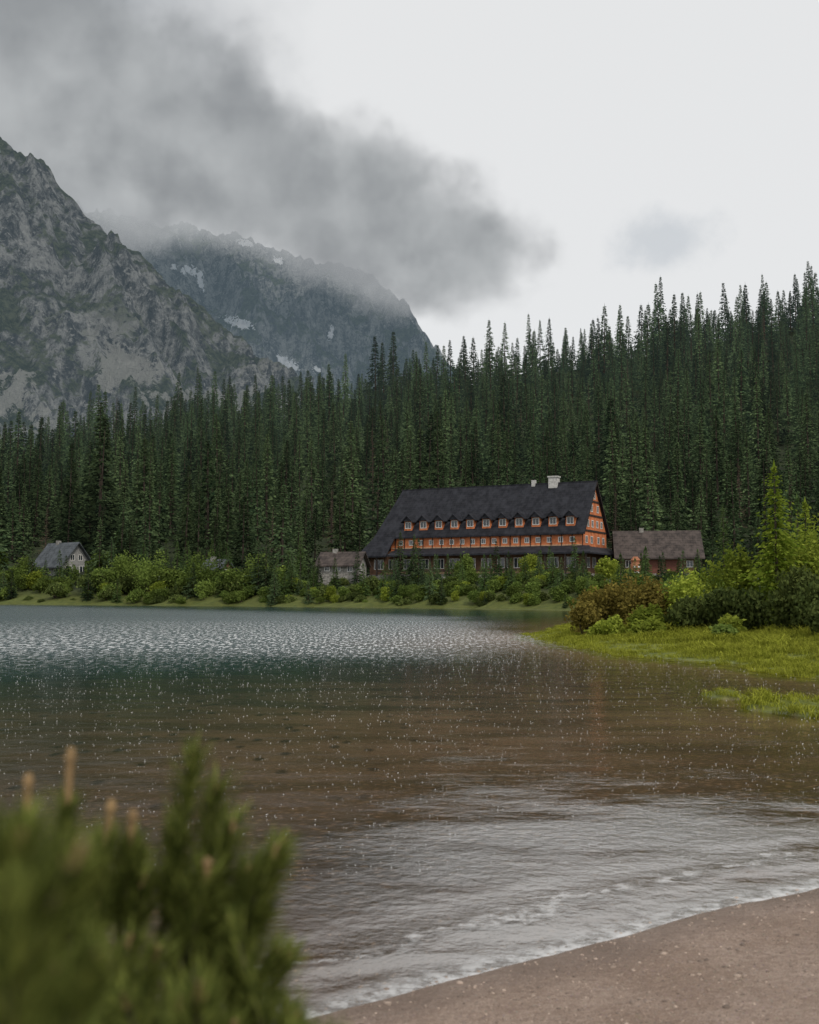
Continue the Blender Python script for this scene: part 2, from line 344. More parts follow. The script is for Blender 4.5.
def bush(name,R,H,mat,seed,leaves=3500,ls=.12,lobes=9,col=None,dolink=True,pointy=0.0):
    r=random.Random(seed); B=MB(); L=[]
    for i in range(lobes):
        a=r.uniform(0,6.283); q=R*r.uniform(.05,.68); hz=H*r.uniform(.25,.78)*(1-.35*q/R)
        L.append((Vector((math.cos(a)*q,math.sin(a)*q,hz)),R*r.uniform(.22,.46)))
        B.tube((r.uniform(-.1,.1),r.uniform(-.1,.1),-.2),L[-1][0],R*.02,R*.006,4,0)
    tot=sum(l[1]**2 for l in L)
    for c,rad in L:
        for k in range(int(leaves*rad*rad/tot)):
            v=Vector((r.gauss(0,1),r.gauss(0,1),r.gauss(0,1))).normalized()
            lump=1+.45*noise.noise(v*2.3+c)
            q=rad*lump*(r.random()**.33)*r.choice((1,1,1,1.12,1.35 if r.random()<.4 else 1))
            p=c+Vector((v.x*q,v.y*q,v.z*q*H/R*.75))
            if p.z<0: p.z=abs(p.z)*.3
            u=Vector((r.gauss(0,1),r.gauss(0,1),r.gauss(0,.7)+pointy)).normalized(); w=u.orthogonal().normalized()
            w=(Matrix.Rotation(r.uniform(0,6.28),3,u)@w)
            s=ls*r.uniform(.6,1.4)
            B.quad(p-u*s*.5,p+w*s*.32,p+u*s*.6,p-w*s*.32,mi=1)
    return B.obj(name,[m_bark,mat],col=col,dolink=dolink)
def scatter(name,pts,scl,rz,ix,coll,tilt=0.0):
    me=bpy.data.meshes.new(name); me.from_pydata([tuple(p) for p in pts],[],[])
    n=len(pts)
    a=me.attributes.new('scl','FLOAT_VECTOR','POINT'); a.data.foreach_set('vector',np.asarray(scl,np.float32).ravel())
    R=np.zeros((n,3),np.float32); R[:,2]=rz; R[:,0]=rng.normal(0,tilt,n) if tilt else 0; R[:,1]=rng.normal(0,tilt,n) if tilt else 0
    a=me.attributes.new('rot','FLOAT_VECTOR','POINT'); a.data.foreach_set('vector',R.ravel())
    a=me.attributes.new('ix','INT','POINT'); a.data.foreach_set('value',np.asarray(ix,np.int32))
    o=bpy.data.objects.new(name,me); link(o)
    g=bpy.data.node_groups.new(name+'_gn','GeometryNodeTree')
    g.interface.new_socket('Geometry',in_out='INPUT',socket_type='NodeSocketGeometry')
    g.interface.new_socket('Geometry',in_out='OUTPUT',socket_type='NodeSocketGeometry')
    gi=g.nodes.new('NodeGroupInput'); go=g.nodes.new('NodeGroupOutput')
    ci=g.nodes.new('GeometryNodeCollectionInfo'); ci.inputs['Collection'].default_value=coll
    ci.inputs['Separate Children'].default_value=True; ci.inputs['Reset Children'].default_value=True
    ip=g.nodes.new('GeometryNodeInstanceOnPoints'); ip.inputs['Pick Instance'].default_value=True
    def na(nm,t):
        q=g.nodes.new('GeometryNodeInputNamedAttribute'); q.data_type=t; q.inputs['Name'].default_value=nm; return q.outputs[0]
    L=g.links.new
    L(gi.outputs[0],ip.inputs['Points']); L(ci.outputs[0],ip.inputs['Instance'])
    L(na('ix','INT'),ip.inputs['Instance Index']); L(na('rot','FLOAT_VECTOR'),ip.inputs['Rotation']); L(na('scl','FLOAT_VECTOR'),ip.inputs['Scale'])
    L(ip.outputs[0],go.inputs[0])
    md=o.modifiers.new('instances','NODES'); md.node_group=g
    return o
def coll(name,objs):
    c=bpy.data.collections.new(name)
    for o in objs: c.objects.link(o)
    return c

# forest
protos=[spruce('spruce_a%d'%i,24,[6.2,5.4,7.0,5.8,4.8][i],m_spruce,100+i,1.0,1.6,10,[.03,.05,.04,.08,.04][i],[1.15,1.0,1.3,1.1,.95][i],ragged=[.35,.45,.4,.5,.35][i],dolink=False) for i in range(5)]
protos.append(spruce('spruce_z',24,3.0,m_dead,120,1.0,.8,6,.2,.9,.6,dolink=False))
C_sp=coll('spruce_trees',protos)
N=12000
X=rng.uniform(-330,330,N); Y=rng.uniform(175,550,N)
keep=np.abs(X)<(.42*Y+35); X=X[keep];Y=Y[keep]
D=sdist(X,Y)
ok=(D>13)&~((X>-24)&(X<62)&(Y<222))&~((X>-92)&(X<-58)&(Y<246))&((Y>203)|(X>58))
ok&=~((X<-24)&(D<20)&(rng.random(len(X))<.5))&~((X<-18)&(X>-55)&(Y<212))
X=X[ok];Y=Y[ok]
cell={};sel=[]
for i in range(len(X)):
    rad=4.8+(Y[i]-200)/350*1.0
    k=(int(X[i]//6),int(Y[i]//6))
    good=True
    for a in (-1,0,1):
        for b in (-1,0,1):
            for j in cell.get((k[0]+a,k[1]+b),()):
                if (X[i]-X[j])**2+(Y[i]-Y[j])**2<rad*rad: good=False
    if good: cell.setdefault(k,[]).append(i); sel.append(i)
X=X[sel];Y=Y[sel];Z=gz(X,Y); n=len(X)
lowf=np.array([noise.noise(Vector((x*.035,y*.03,4.2))) for x,y in zip(X,Y)])
hs=np.clip(rng.normal(.85,.21,n)*(1+.45*lowf),.36,1.5); hs=np.where(rng.random(n)<.2,hs*.6,hs); hs=np.where(Y<232,hs*.72,hs)
wd=(.35+.62*hs)*rng.uniform(.75,1.2,n)
ix=rng.integers(0,5,n); ix=np.where(rng.random(n)<.018,5,ix)
scatter('spruce_forest',np.stack([X,Y,Z-.3],1),np.stack([wd,wd,hs],1),rng.uniform(0,6.28,n),ix,C_sp,.018)
print('forest',n)
# shore shrubs
C_sh=coll('shore_shrubs',[bush('bush_a',1,1.2,m_leaf,1,1400,.15,9,dolink=False),bush('bush_b',1,1.6,m_leaf,2,1400,.15,8,dolink=False),
   bush('bush_c',1,.9,m_dpine,3,1400,.16,10,dolink=False,pointy=1.2),bush('bush_d',1,1.3,m_leaf2,4,1400,.15,8,dolink=False),
   spruce('bush_e',3.2,1.0,m_young,5,.18,.28,9,.02,1.0,dolink=False),spruce('bush_f',3.2,.95,m_spruce,6,.18,.28,9,.02,1.0,dolink=False)])
N=7500
X=rng.uniform(-150,75,N);Y=rng.uniform(118,245,N);D=sdist(X,Y)
left=X<-22
lim=np.where(left,28,15)
hole=((X>-92)&(X<-64)&(D>14))|((X>-58)&(X<-4)&(D>9)&(D<24)&(rng.random(N)<.45))
ok=(D>.4)&(D<lim)&~hole&(rng.random(N)<np.where(left,.5,.8))
X=X[ok];Y=Y[ok];D=D[ok];Z=gz(X,Y); n=len(X); left=X<-22
ix=rng.choice(6,n,p=[.24,.16,.19,.12,.14,.15])
base=np.where(left,rng.uniform(1.6,3.9,n)*np.clip(.5+D/11,.5,1.5),rng.uniform(1.1,2.4,n)*np.clip(.55+D/12,.5,1.1))
base=np.where((X>-92)&(X<-64),np.minimum(base,2.8),base)
base=np.where((X>-58)&(X<-4)&(D>7),np.minimum(base,2.7),base)
base=np.where((X>-14)&(X<30)&(D>5),np.minimum(base,np.where(rng.random(n)<.12,2.6,1.65)),base)
base=np.where(ix>=4,base*.9,base)
base=np.where((X>28)&(X<60),np.minimum(base,1.4),base)
scatter('shoreline_shrubs',np.stack([X,Y,Z-.15],1),np.stack([base,base,base*rng.uniform(.8,1.15,n)],1),rng.uniform(0,6.28,n),ix,C_sh)
print('shrubs',n)
def place(o,x,y,s=1,rz=0,dz=-.05):
    o.location=(x,y,float(gz(x,y))+dz); o.scale=(s,s,s) if not isinstance(s,tuple) else s; o.rotation_euler=(0,0,rz)
for i,(x,y,h) in enumerate([(-1.5,181,9.0),(.8,183,8.0),(14,177,6.5),(26,173,6.5),(-9,190,6.5),(-19,192,9),(-58,214,10),(-92,226,11),(-61,217,8),(56,196,13),(-73,221,6)]):
    place(spruce('young_spruce',h,h*.26,m_young if i%2 else m_spruce,200+i,.4,.6,9,.03,.95),x,y)
for i,(x,y,R,h,mt) in enumerate([(-78.5,224,3.0,7.0,m_leaf),(-70,226,2.4,5.0,m_leaf),(-48,204,4,9,m_leaf),(-38,198,3.6,8,m_leaf),(-27,195,3.5,7.5,m_leaf),(-55,209,3.8,8.5,m_leaf),(9,178,2.6,4.6,m_leaf),(19,173,2.8,4.6,m_leaf2),(30,168,2.4,3.6,m_leaf2)]):
    place(bush('deciduous_tree',R,h,mt,300+i,3200,.34,14),x,y)

# peninsula plants (individual)
place(spruce('larch_tree',7.2,2.6,m_larch,41,.22,.42,12,.05,.95,ragged=.55),16.0,48,1)
place(spruce('larch_tree',5.8,2.4,m_larch,42,.22,.42,12,.05,.95,ragged=.55),18.4,51,1)
place(spruce('young_spruce',6.6,1.8,m_young,43,.22,.36,11,.03,.95),20.5,58,1)
place(spruce('young_spruce',4.0,1.2,m_spruce,45,.2,.3,11,.03,.95),17.6,45,1)
BU=[('bush',1.9,3.1,m_olive,9.2,52,5200),('bush',1.6,2.6,m_olive,11.0,51,4600),('bush',1.7,3.0,m_leaf2,12.8,50,5000),('bush',1.7,3.5,m_leaf2,14.8,50,5200),
 ('bush',2.0,5.2,m_leaf2,17.2,49.5,5800),('bush',1.9,5.2,m_larch,18.9,49,5200),('dwarf_pine',1.8,2.0,m_dpine,13.4,44.5,5200),('dwarf_pine',2.0,2.5,m_dpine,15.2,43,5600),
 ('dwarf_pine',1.6,1.6,m_dpine,11.8,46.5,4600),('bush',1.3,1.6,m_leaf2,10.0,47,3600),('dwarf_pine',1.9,2.4,m_dpine,16.4,41,5400),('bush',1.0,1.1,m_leaf2,8.4,47,2400),
 ('bush',2.0,2.8,m_leaf,14.2,60,4000),('bush',2.0,2.5,m_olive,11.6,62,3500),('bush',2.0,3.2,m_leaf,18.6,64,3500),('dwarf_pine',1.9,2.8,m_dpine,18.0,43.5,4600),('bush',1.7,2.2,m_leaf,15.5,75,2600),('bush',2.4,4.2,m_leaf,23.0,68,3200),
 ('bush',1.2,1.5,m_olive,7.9,49.5,3000),('dwarf_pine',1.3,1.3,m_dpine,14.6,39,3800),('bush',.6,.6,m_leaf,11.6,40.5,1400),('bush',.9,1.0,m_leaf2,9.6,44.5,2200),('bush',.7,.9,m_leaf2,12.4,43,1800)]
for i,(nm,R,H,mt,x,y,lv) in enumerate(BU):
    place(bush(nm,R,H,mt,60+i,lv,.15 if nm=='bush' else .17,13,pointy=1.3 if nm=='dwarf_pine' else 0),x,y,1,i)
def tuft(name,seed,h=.3,nb=16):
    r=random.Random(seed);B=MB()
    for i in range(nb):
        a=r.uniform(0,6.283);p=Vector((r.gauss(0,.09),r.gauss(0,.09),0)); d=Vector((math.cos(a),math.sin(a),0)); w=Vector((-d.y,d.x,0))*r.uniform(.006,.011)
        L=h*r.uniform(.5,1.15); m=p+d*L*.25+Vector((0,0,L*.6)); t=p+d*L*r.uniform(.5,1.0)+Vector((0,0,L*.85))
        B.quad(p-w,p+w,m+w*.8,m-w*.8); B.quad(m-w*.8,m+w*.8,t)
    return B.obj(name,[m_grass],dolink=False)
C_g=coll('grass_tufts',[tuft('tuft_%d'%i,i,.2+.05*i) for i in range(4)])
N=110000
X=rng.uniform(4.5,30,N);Y=rng.uniform(15,75,N);D=sdist(X,Y);Z=gz(X,Y,D)
clump=.5+.5*np.sin(X*1.9+np.sin(Y*1.1)*2)*np.sin(Y*1.3+X*.6)
ok=(Z>-.04)&(D<9)&(X<.42*Y+2)&(rng.random(N)<np.clip(1.1-Y/90,.2,1)*(.3+.7*clump)); X=X[ok];Y=Y[ok];Z=Z[ok];clump=clump[ok];n=min(len(X),22000);X=X[:n];Y=Y[:n];Z=Z[:n]
s=rng.uniform(.4,1.0,n)*np.clip(.5+Z*2.0,.35,1.0)*(.4+1.1*clump[:n])
scatter('grass',np.stack([X,Y,Z],1),np.stack([s*1.4,s*1.4,s],1),rng.uniform(0,6.28,n),rng.integers(0,4,n),C_g)
print('grass',n)
# pebbles
m_peb,nt,out=newmat('pebble_stone')
oi=nd(nt,'ShaderNodeObjectInfo').outputs['Random']
p=nd(nt,'ShaderNodeBsdfPrincipled',{'Base Color':mixc(nt,oi,(.12,.09,.07),(.46,.36,.29)),'Roughness':.85}); nt.links.new(p.outputs[0],out.inputs[0])
def peb(name,seed):
    import bmesh
    bm=bmesh.new(); bmesh.ops.create_icosphere(bm,subdivisions=2,radius=1)
    for v in bm.verts: v.co*=1+.35*noise.noise(v.co*.9+Vector((seed,0,0))); v.co.z*=.55
    me=bpy.data.meshes.new(name); bm.to_mesh(me); bm.free(); me.materials.append(m_peb); me.polygons.foreach_set('use_smooth',[True]*len(me.polygons))
    return bpy.data.objects.new(name,me)
C_p=coll('pebble_stones',[peb('pebble_%d'%i,i*3.3) for i in range(4)])
N=26000
X=rng.uniform(-2,8,N);Y=rng.uniform(3.5,10,N);D=sdist(X,Y);ok=(D>-1.2)&(D<4.0);X=X[ok];Y=Y[ok];Z=gz(X,Y);n=len(X)
s=np.clip(rng.lognormal(-5.35,.55,n),.002,.022)
scatter('pebbles',np.stack([X,Y,Z],1),np.stack([s,s*rng.uniform(.6,1,n),s],1),rng.uniform(0,6.28,n),rng.integers(0,4,n),C_p)
# rain splashes
m_spl=simple('splash_water',(.62,.62,.61),.3,.1)
B=MB()
for i in range(6500):
    y=8+ 32*random.random()**1.2; x=random.uniform(-.42,.42)*y
    if float(sdist(np.array([x]),np.array([y]))[0])>-.4: continue
    s=random.uniform(.003,.0085)*(y/14)**.5
    k=len(B.v); B.v+=[(x-s,y,.004),(x,y-s,.004),(x+s,y,.004),(x,y+s,.004),(x,y,.004+s*random.uniform(.5,1.3))]
    for q in range(4): B.f.append((k+q,k+(q+1)%4,k+4)); B.m.append(0)
B.obj('rain_splashes',[m_spl])

# ---------------------------------------------------------------- buildings
m_orange=simple('orange_timber',(.55,.18,.072),.75,.3,1.2)
m_brown=simple('brown_timber',(.15,.082,.05),.8,.35,1.5)
m_dark=simple('dark_timber',(.035,.026,.022),.8,.3,2)
m_stone=simple('stone_wall',(.26,.25,.23),.9,.45,2.2,.5)
m_white=simple('white_paint',(.75,.74,.70),.6,.06)
m_greyw=simple('weathered_plaster',(.30,.30,.29),.8,.2)
m_red=simple('red_brown_paint',(.16,.06,.04),.6,.2)
m_glass=simple('window_glass',(.03,.04,.05),.08,.3,1,spec=.8)
def roofmat(name,c1,c2):
    m,nt,out=newmat(name)
    tc=nd(nt,'ShaderNodeTexCoord').outputs['Object']
    br=nd(nt,'ShaderNodeTexBrick',{'Vector':nd(nt,'ShaderNodeMapping',{'Vector':tc,'Rotation':(math.radians(90),0,0)}).outputs[0],'Color1':c4(c1),'Color2':c4(c2),'Mortar':c4([a*.4 for a in c1]),'Scale':1.0,'Mortar Size':.03,'Brick Width':.9,'Row Height':.45})
    n=noi(nt,nd(nt,'ShaderNodeMapping',{'Vector':tc,'Scale':(1,1,.35)}).outputs[0],.9,6,.7)
    c=mixc(nt,sm(nt,n,.35,.70,0,.7),br.outputs[0],tuple(a*2.0 for a in c2))
    p=nd(nt,'ShaderNodeBsdfPrincipled',{'Base Color':c,'Roughness':.7,'Specular IOR Level':.2})
    nt.links.new(p.outputs[0],out.inputs[0]); return m
m_roof=roofmat('dark_shingle_roof',(.009,.010,.014),(.021,.022,.027))
m_roofb=roofmat('brown_shingle_roof',(.034,.028,.026),(.065,.052,.046))
m_roofg=roofmat('grey_sheet_roof',(.05,.058,.066),(.075,.084,.092))
MATS=[m_white,m_glass]
def win_f(B,x,y,z,w,h,div=1):
    t=.11
    B.box(x-w/2,x+w/2,y-.05,y-.003,z,z+t,0);B.box(x-w/2,x+w/2,y-.05,y-.003,z+h-t,z+h,0)
    B.box(x-w/2,x-w/2+t,y-.047,y-.003,z+t,z+h-t,0);B.box(x+w/2-t,x+w/2,y-.047,y-.003,z+t,z+h-t,0)
    for i in range(div):
        xx=x-w/2+w*(i+1)/(div+1); B.box(xx-.045,xx+.045,y-.045,y-.003,z+t,z+h-t,0)
    B.box(x-w/2+t,x+w/2-t,y-.02,y-.004,z+t,z+h-t,1)
def win_s(B,x,y,z,w,h,div=1):
    t=.11
    B.box(x+.003,x+.05,y-w/2,y+w/2,z,z+t,0);B.box(x+.003,x+.05,y-w/2,y+w/2,z+h-t,z+h,0)
    B.box(x+.003,x+.047,y-w/2,y-w/2+t,z+t,z+h-t,0);B.box(x+.003,x+.047,y+w/2-t,y+w/2,z+t,z+h-t,0)
    for i in range(div):
        yy=y-w/2+w*(i+1)/(div+1); B.box(x+.003,x+.045,yy-.045,yy+.045,z+t,z+h-t,0)
    B.box(x+.004,x+.02,y-w/2+t,y+w/2-t,z+t,z+h-t,1)
# --- hotel
H=empty('mountain_hotel',(34.8,200.5,4.5),math.radians(-27))
L=40.5; RZ=18.2; sl=(18.2-8.4)/7.7
W=MB(); W.box(-L+1,-1,-7,7,5.75,8.9,0)
W.quad((-.999,-6.9,8.9),(-.999,6.9,8.9),(-.999,0,17.75),mi=0)
W.quad((-L+1,6.9,8.9),(-L+1,-6.9,8.9),(-L+1,0,17.75),mi=0)
W.obj('timber_walls',[m_orange],H)
W=MB(); W.box(-L-3,-.6,-8.2,8.2,1.2,5.74,0); W.obj('ground_floor_walls',[m_brown],H)
W=MB(); W.box(-L-3.3,-.3,-8.5,8.5,-3,1.19,0); W.box(-30,-10,-12.5,-8.51,-3,.9,0); W.obj('stone_base',[m_stone],H)
Rf=MB()
T=.3; e=8.4;ye=7.7; xr=-.45
for sgn in (-1,1):
    a=[(-L+2.2,0,RZ),(xr,0,RZ),(xr,sgn*ye,e),(-L+2.2,sgn*ye,e)]
    b=[(-L,0,RZ),(-L+2.199,0,RZ),(-L+2.199,sgn*ye,e),(-L-2.4,sgn*ye,e)]
    c=[(-L-2.4,sgn*ye,e-.001),(-L+2.199,sgn*ye,e-.001),(-L+2.199,sgn*11.3,4.75),(-L-4.2,sgn*11.3,4.7)]
    for q in (a,b,c): Rf.slab(q if sgn<0 else q[::-1],T)
Rf.box(-L-.1,xr+.05,-.14,.14,RZ-.15,RZ+.08)
Rf.slab([(-L-2.4,7.7,8.2),(-L-2.4,-7.7,8.2),(-L-4.3,-11.2,4.6),(-L-4.3,11.2,4.6)][::-1],.3)
Rf.slab([(-L+2.25,-11.2,4.85),(1.6,-11.2,4.85),(.2,-7.02,6.15),(-L+2.25,-7.02,6.15)],.3)
Rf.slab([(1.6,-11.2,4.8),(1.9,11.0,4.8),(-.97,7.0,6.1),(-.97,-7.0,6.1)],.28)
Rf.obj('roof',[m_roof],H)
Wn=MB(); Dm=MB(); Dr=MB(); nD=11
for i in range(nD):
    x=-L+4.6+i*(L-8.0)/(nD-1)
    y0=-6.75; z0=RZ-sl*6.75; zt=z0+1.9
    Dm.box(x-.85,x+.85,y0,-3.9,z0+.05,zt,0)
    win_f(Wn,x,y0,z0+.4,1.3,1.3,1)
    yb=-(RZ-zt-1.3)/sl
    Dr.slab([(x-1.3,y0-.75,zt-.30),(x,y0-.75,zt+.95),(x,yb+.5,zt+1.35),(x-1.3,yb-.7,zt-.1)],.16)
    Dr.slab([(x,y0-.75,zt+.95),(x+1.3,y0-.75,zt-.30),(x+1.3,yb-.7,zt-.1),(x,yb+.5,zt+1.35)],.16)
    Dr.quad((x-1.1,y0-.6,zt-.1),(x+1.1,y0-.6,zt-.1),(x,y0-.6,zt+.8))
Dm.obj('dormer_walls',[m_orange],H); Dr.obj('dormer_roofs',[m_roof],H)
for i in range(17):
    x=-L+3.2+i*(L-6.2)/16; win_f(Wn,x,-7,6.75,.9,1.0,1)
for i in range(13):
    x=-L-1+i*(L-2)/12; win_f(Wn,x,-8.2,2.2,2.1,1.9,2)
for z,ys,w in ((6.65,(-5,-2,2,5),1.3),(9.6,(-4,-1.4,1.4,4),1.2),(12.4,(-1.8,1.8),1.2),(14.8,(0,),1.0)):
    for y in ys: win_s(Wn,-.99,y,z,w,1.3,1)
for y in (-5.5,-2,2,5.5): win_s(Wn,-.59,y,2.2,1.9,1.9,2)
Wn.obj('windows',MATS,H)
Tm=MB()
for z,hw in ((8.9,6.6),(11.75,4.45),(14.35,2.5)): Tm.box(-.99,-.87,-hw,hw,z-.16,z+.16)
for sg in (-1,1):
    Tm.quad((xr+.02,0,RZ+.05),(xr+.02,sg*ye,e),(xr+.02,sg*ye,e-.4),(xr+.02,0,RZ-.45))
for x in np.linspace(-L+2,-1,20): Tm.box(x-.07,x+.07,-7.12,-7.003,5.8,8.3)
for x in np.linspace(-L,.8,12): Tm.box(x-.13,x+.13,-11.0,-10.74,.9,4.7)
Tm.box(-L,.8,-10.95,-10.8,1.7,1.9)
Tm.obj('dark_beams',[m_dark],H)
Lb=MB(); Lb.box(-L+1.2,-1.2,-7.09,-7.004,6.15,6.35); Lb.box(-L,-1,-8.29,-8.203,1.25,1.6); Lb.obj('light_trim',[simple('pale_wood',(.45,.30,.19),.7)],H)
Ch=MB(); Ch.box(-9.6,-7.9,-.8,.8,16.8,19.2); Ch.box(-9.75,-7.75,-.95,.95,19.2,19.45); Ch.box(-13.1,-12.4,-.4,.4,17,18.9)
Ch.obj('chimney',[simple('chimney_plaster',(.5,.49,.47),.8)],H)
def house(name,loc,rz,L,W,ez,rz_,walls,roof,base=1.0,wf=(),ws=(),over=.7,extra=None):
    E=empty(name,loc,rz); B=MB(); B.box(-L/2,L/2,-W/2,W/2,base,ez)
    zi=rz_-.25
    B.quad((L/2,-W/2,ez),(L/2,W/2,ez),(L/2,0,zi)); B.quad((-L/2,W/2,ez),(-L/2,-W/2,ez),(-L/2,0,zi))
    B.obj('walls',[walls],E)
    B=MB(); B.box(-L/2-.15,L/2+.15,-W/2-.15,W/2+.15,-2.5,base-.002); B.obj('stone_base',[m_stone],E)
    s=(rz_-ez)/(W/2); B=MB()
    for g in (-1,1):
        q=[(-L/2-over,0,rz_),(L/2+over,0,rz_),(L/2+over,g*(W/2+over),ez-s*over),(-L/2-over,g*(W/2+over),ez-s*over)]
        B.slab(q if g<0 else q[::-1],.22)
    B.obj('roof',[roof],E)
    B=MB()
    for a in wf: win_f(B,a[0],-W/2,*a[1:])
    for a in ws: win_s(B,L/2,*a)
    B.obj('windows',MATS,E)
    B=MB(); B.box(-L*.2-.4,-L*.2+.4,-.4,.4,rz_-1.2,rz_+.5); B.obj('chimney',[m_stone],E)
    return E
E=house('timber_annex',(45.6,203,4.5),math.radians(-8),13.5,10,5.0,9.2,m_brown,m_roofb,1.2,
   wf=[(-5.4,2.3,1.1,1.3),(5.4,2.3,1.2,1.2)],ws=[(0,2.4,1.4,1.4),(0,5.4,1.2,1.2)],over=1.2)
B=MB(); B.box(-2.7,-.2,-5.1,-5.003,.2,3.7,0); B.box(1.2,3.6,-5.1,-5.003,.2,3.7,0); B.obj('garage_doors',[m_red],E)
B=MB(); B.box(-6.6,-4.1,-7.6,-7.4,0,1.1); B.box(-2.9,6.6,-5.2,-5.101,3.75,4.0); B.obj('plaster_band',[m_white],E)
house('white_chalet',(-75.5,240,4.6),math.radians(-38),9.5,7.2,4.3,8.6,m_greyw,m_roofg,1.0,
   wf=[(-3.2,2,1.3,1.4),(-.4,2,1.3,1.4),(2.6,2,1.3,1.4)],ws=[(-2.0,2.0,1.6,1.5),(1.6,2.0,1.6,1.5),(-1.0,4.6,1.1,1.3),(1.0,4.6,1.1,1.3)],over=1.0)
house('stone_cottage',(-11.8,195,4.6),math.radians(-15),7.0,5.5,2.9,4.9,m_stone,m_roofb,.6,wf=[(-2,1.4,1.0,1.0),(0,1.4,1.0,1.0),(2.2,1.3,1.0,1.3)],ws=[(0,1.5,1.1,1.1)])
house('wooden_hut',(-36.5,209,4.6),math.radians(-30),4.6,3.8,2.3,4.0,m_brown,m_roofg,.4,wf=[(0,1.2,1.2,.9)],ws=[(0,1.2,1.2,.9)],over=.5)
B=MB()
prof=[(0,.75),(.6,.8),(1.4,1.0),(2.2,.95),(2.9,.7),(3.3,.85),(3.9,.35)]
for (z0,r0),(z1,r1) in zip(prof,prof[1:]): B.tube((0,0,z0),(0,0,z1),r0,r1,12,0)
B.box(-.55,-.2,-1.08,-.8,2.0,2.3,1);B.box(.2,.55,-1.08,-.8,2.0,2.3,1);B.box(-.4,.4,-1.1,-.85,1.1,1.35,1);B.box(-.13,.13,-1.25,-.8,1.5,2.05,0)
o=B.obj('carved_wooden_totem',[simple('weathered_carving',(.36,.15,.08),.8),m_white]); o.location=(38.6,188,4.5)
def vehicle(name,loc,rz,col,van=False):
    E=empty(name,loc,rz); h=2.1 if van else 1.45; l=4.9 if van else 4.3
    P=[(0,.35),(0,.9),(.15,1.0),(.9,1.08),(1.5,h),(l-.35,h),(l-.05,1.1),(l,.35)] if van else [(0,.35),(0,.8),(1.0,.95),(1.7,h),(3.2,h),(l-.3,1.0),(l,.9),(l,.35)]
    B=MB(); n=len(P); w=.9
    ins=[.0 if z<1.09 else .14 for x,z in P]
    k=len(B.v); B.v+=[(x-l/2,-w+i,z) for (x,z),i in zip(P,ins)]+[(x-l/2,w-i,z) for (x,z),i in zip(P,ins)]
    B.f.append(tuple(range(k,k+n)));B.f.append(tuple(k+n+i for i in reversed(range(n))));B.m+=[0,0]
    for i in range(n): j=(i+1)%n; B.f.append((k+i,k+n+i,k+n+j,k+j));B.m.append(0)
    o=B.obj('body',[simple(name+'_paint',col,.3,.05,spec=.6)],E)
    bv=o.modifiers.new('b','BEVEL');bv.width=.06;bv.segments=2
    G=MB(); x0,x1=(1.45,l-.6) if van else (1.6,3.3)
    for sg in (-1,1): G.box(x0-l/2,x1-l/2,sg*.84-.04,sg*.84+.04,1.08,h-.2)
    G.obj('windows',[m_glass],E)
    Wh=MB()
    for x in (.85,l-.85):
        for sg in (-1,1): Wh.tube((x-l/2,sg*.72,.34),(x-l/2,sg*.93,.34),.34,.34,16)
    Wh.obj('wheels',[simple('tyre_rubber',(.03,.03,.03),.8)],E)
vehicle('parked_van',(-47,213,float(gz(-47,213))+.05),.5,(.5,.52,.54),True)
vehicle('parked_car',(-31,201,float(gz(-31,201))+.05),.1,(.45,.12,.07))

# ---------------------------------------------------------------- foreground dwarf pine
m_ndl=foliage('pine_needles',(.032,.050,.014),(.27,.31,.075),.2,rnd=0,lo=1,va=0)
m_cand=simple('pine_candle',(.27,.18,.085),.8,.35,60)
r=random.Random(5); B=MB()
def shoot(b,t,nn=260,nl=.042,candle=None,stem=.004):
    b=Vector(b);t=Vector(t);ax=(t-b);Ln=ax.length;ax.normalize();u=ax.orthogonal().normalized();w=ax.cross(u)
    B.tube(b,t,stem,stem*.6,5,0)
    for i in range(nn):
        s=r.random()**.85; a=r.uniform(0,6.283); rad=u*math.cos(a)+w*math.sin(a)
        p=b+ax*Ln*s; ang=r.uniform(.5,1.25)*(1.0-.35*s); d=(ax*math.cos(ang)+rad*math.sin(ang)).normalized()
        ln=nl*r.uniform(.65,1.2)*(1 if s<.8 else .85); sd=d.cross(rad+Vector((.01,.02,.03))).normalized()*.0010
        q=p+d*ln*.6+ax*ln*.02; e=p+d*ln+ax*ln*.08
        B.quad(p-sd,p+sd,q+sd,q-sd,mi=1); B.quad(q-sd,q+sd,e,mi=1)
    if candle:
        c=Vector(candle); m=t.lerp(c,.82); B.tube(t,m,.0036,.0042,8,2); B.tube(m,c,.0062,.0032,8,2)
    else: B.tube(t,t+ax*.012,.0045,.002,7,2)
Yp=1.15
def wb(x,z,y=Yp): return (x,y,z)
root=Vector((-.40,1.35,float(gz(-.4,1.35))-.05))
main=[]
S_=[((-.368,1.655),(-.352,1.775),(-.349,1.842),1.15),((-.41,1.66),(-.394,1.755),(-.392,1.816),1.15),((-.318,1.64),(-.312,1.735),(-.306,1.79),1.15),
 ((-.300,1.65),(-.292,1.73),(-.289,1.775),1.17),((-.262,1.65),(-.233,1.82),None,1.2),((-.232,1.64),(-.208,1.785),None,1.2),((-.25,1.62),(-.245,1.745),None,1.18),
 ((-.195,1.615),(-.148,1.712),None,1.17),((-.205,1.57),(-.158,1.665),None,1.15),((-.22,1.60),(-.175,1.70),None,1.2),((-.21,1.52),(-.15,1.59),None,1.1),
 ((-.29,1.60),(-.275,1.70),None,1.16),((-.34,1.62),(-.33,1.72),None,1.12),((-.235,1.60),(-.205,1.71),(-.203,1.735),1.13),((-.19,1.60),(-.138,1.735),None,1.14),((-.23,1.62),(-.185,1.755),None,1.16),
 ((-.20,1.55),(-.135,1.64),None,1.12),((-.19,1.50),(-.125,1.57),None,1.1),((-.22,1.53),(-.19,1.63),None,1.12)]
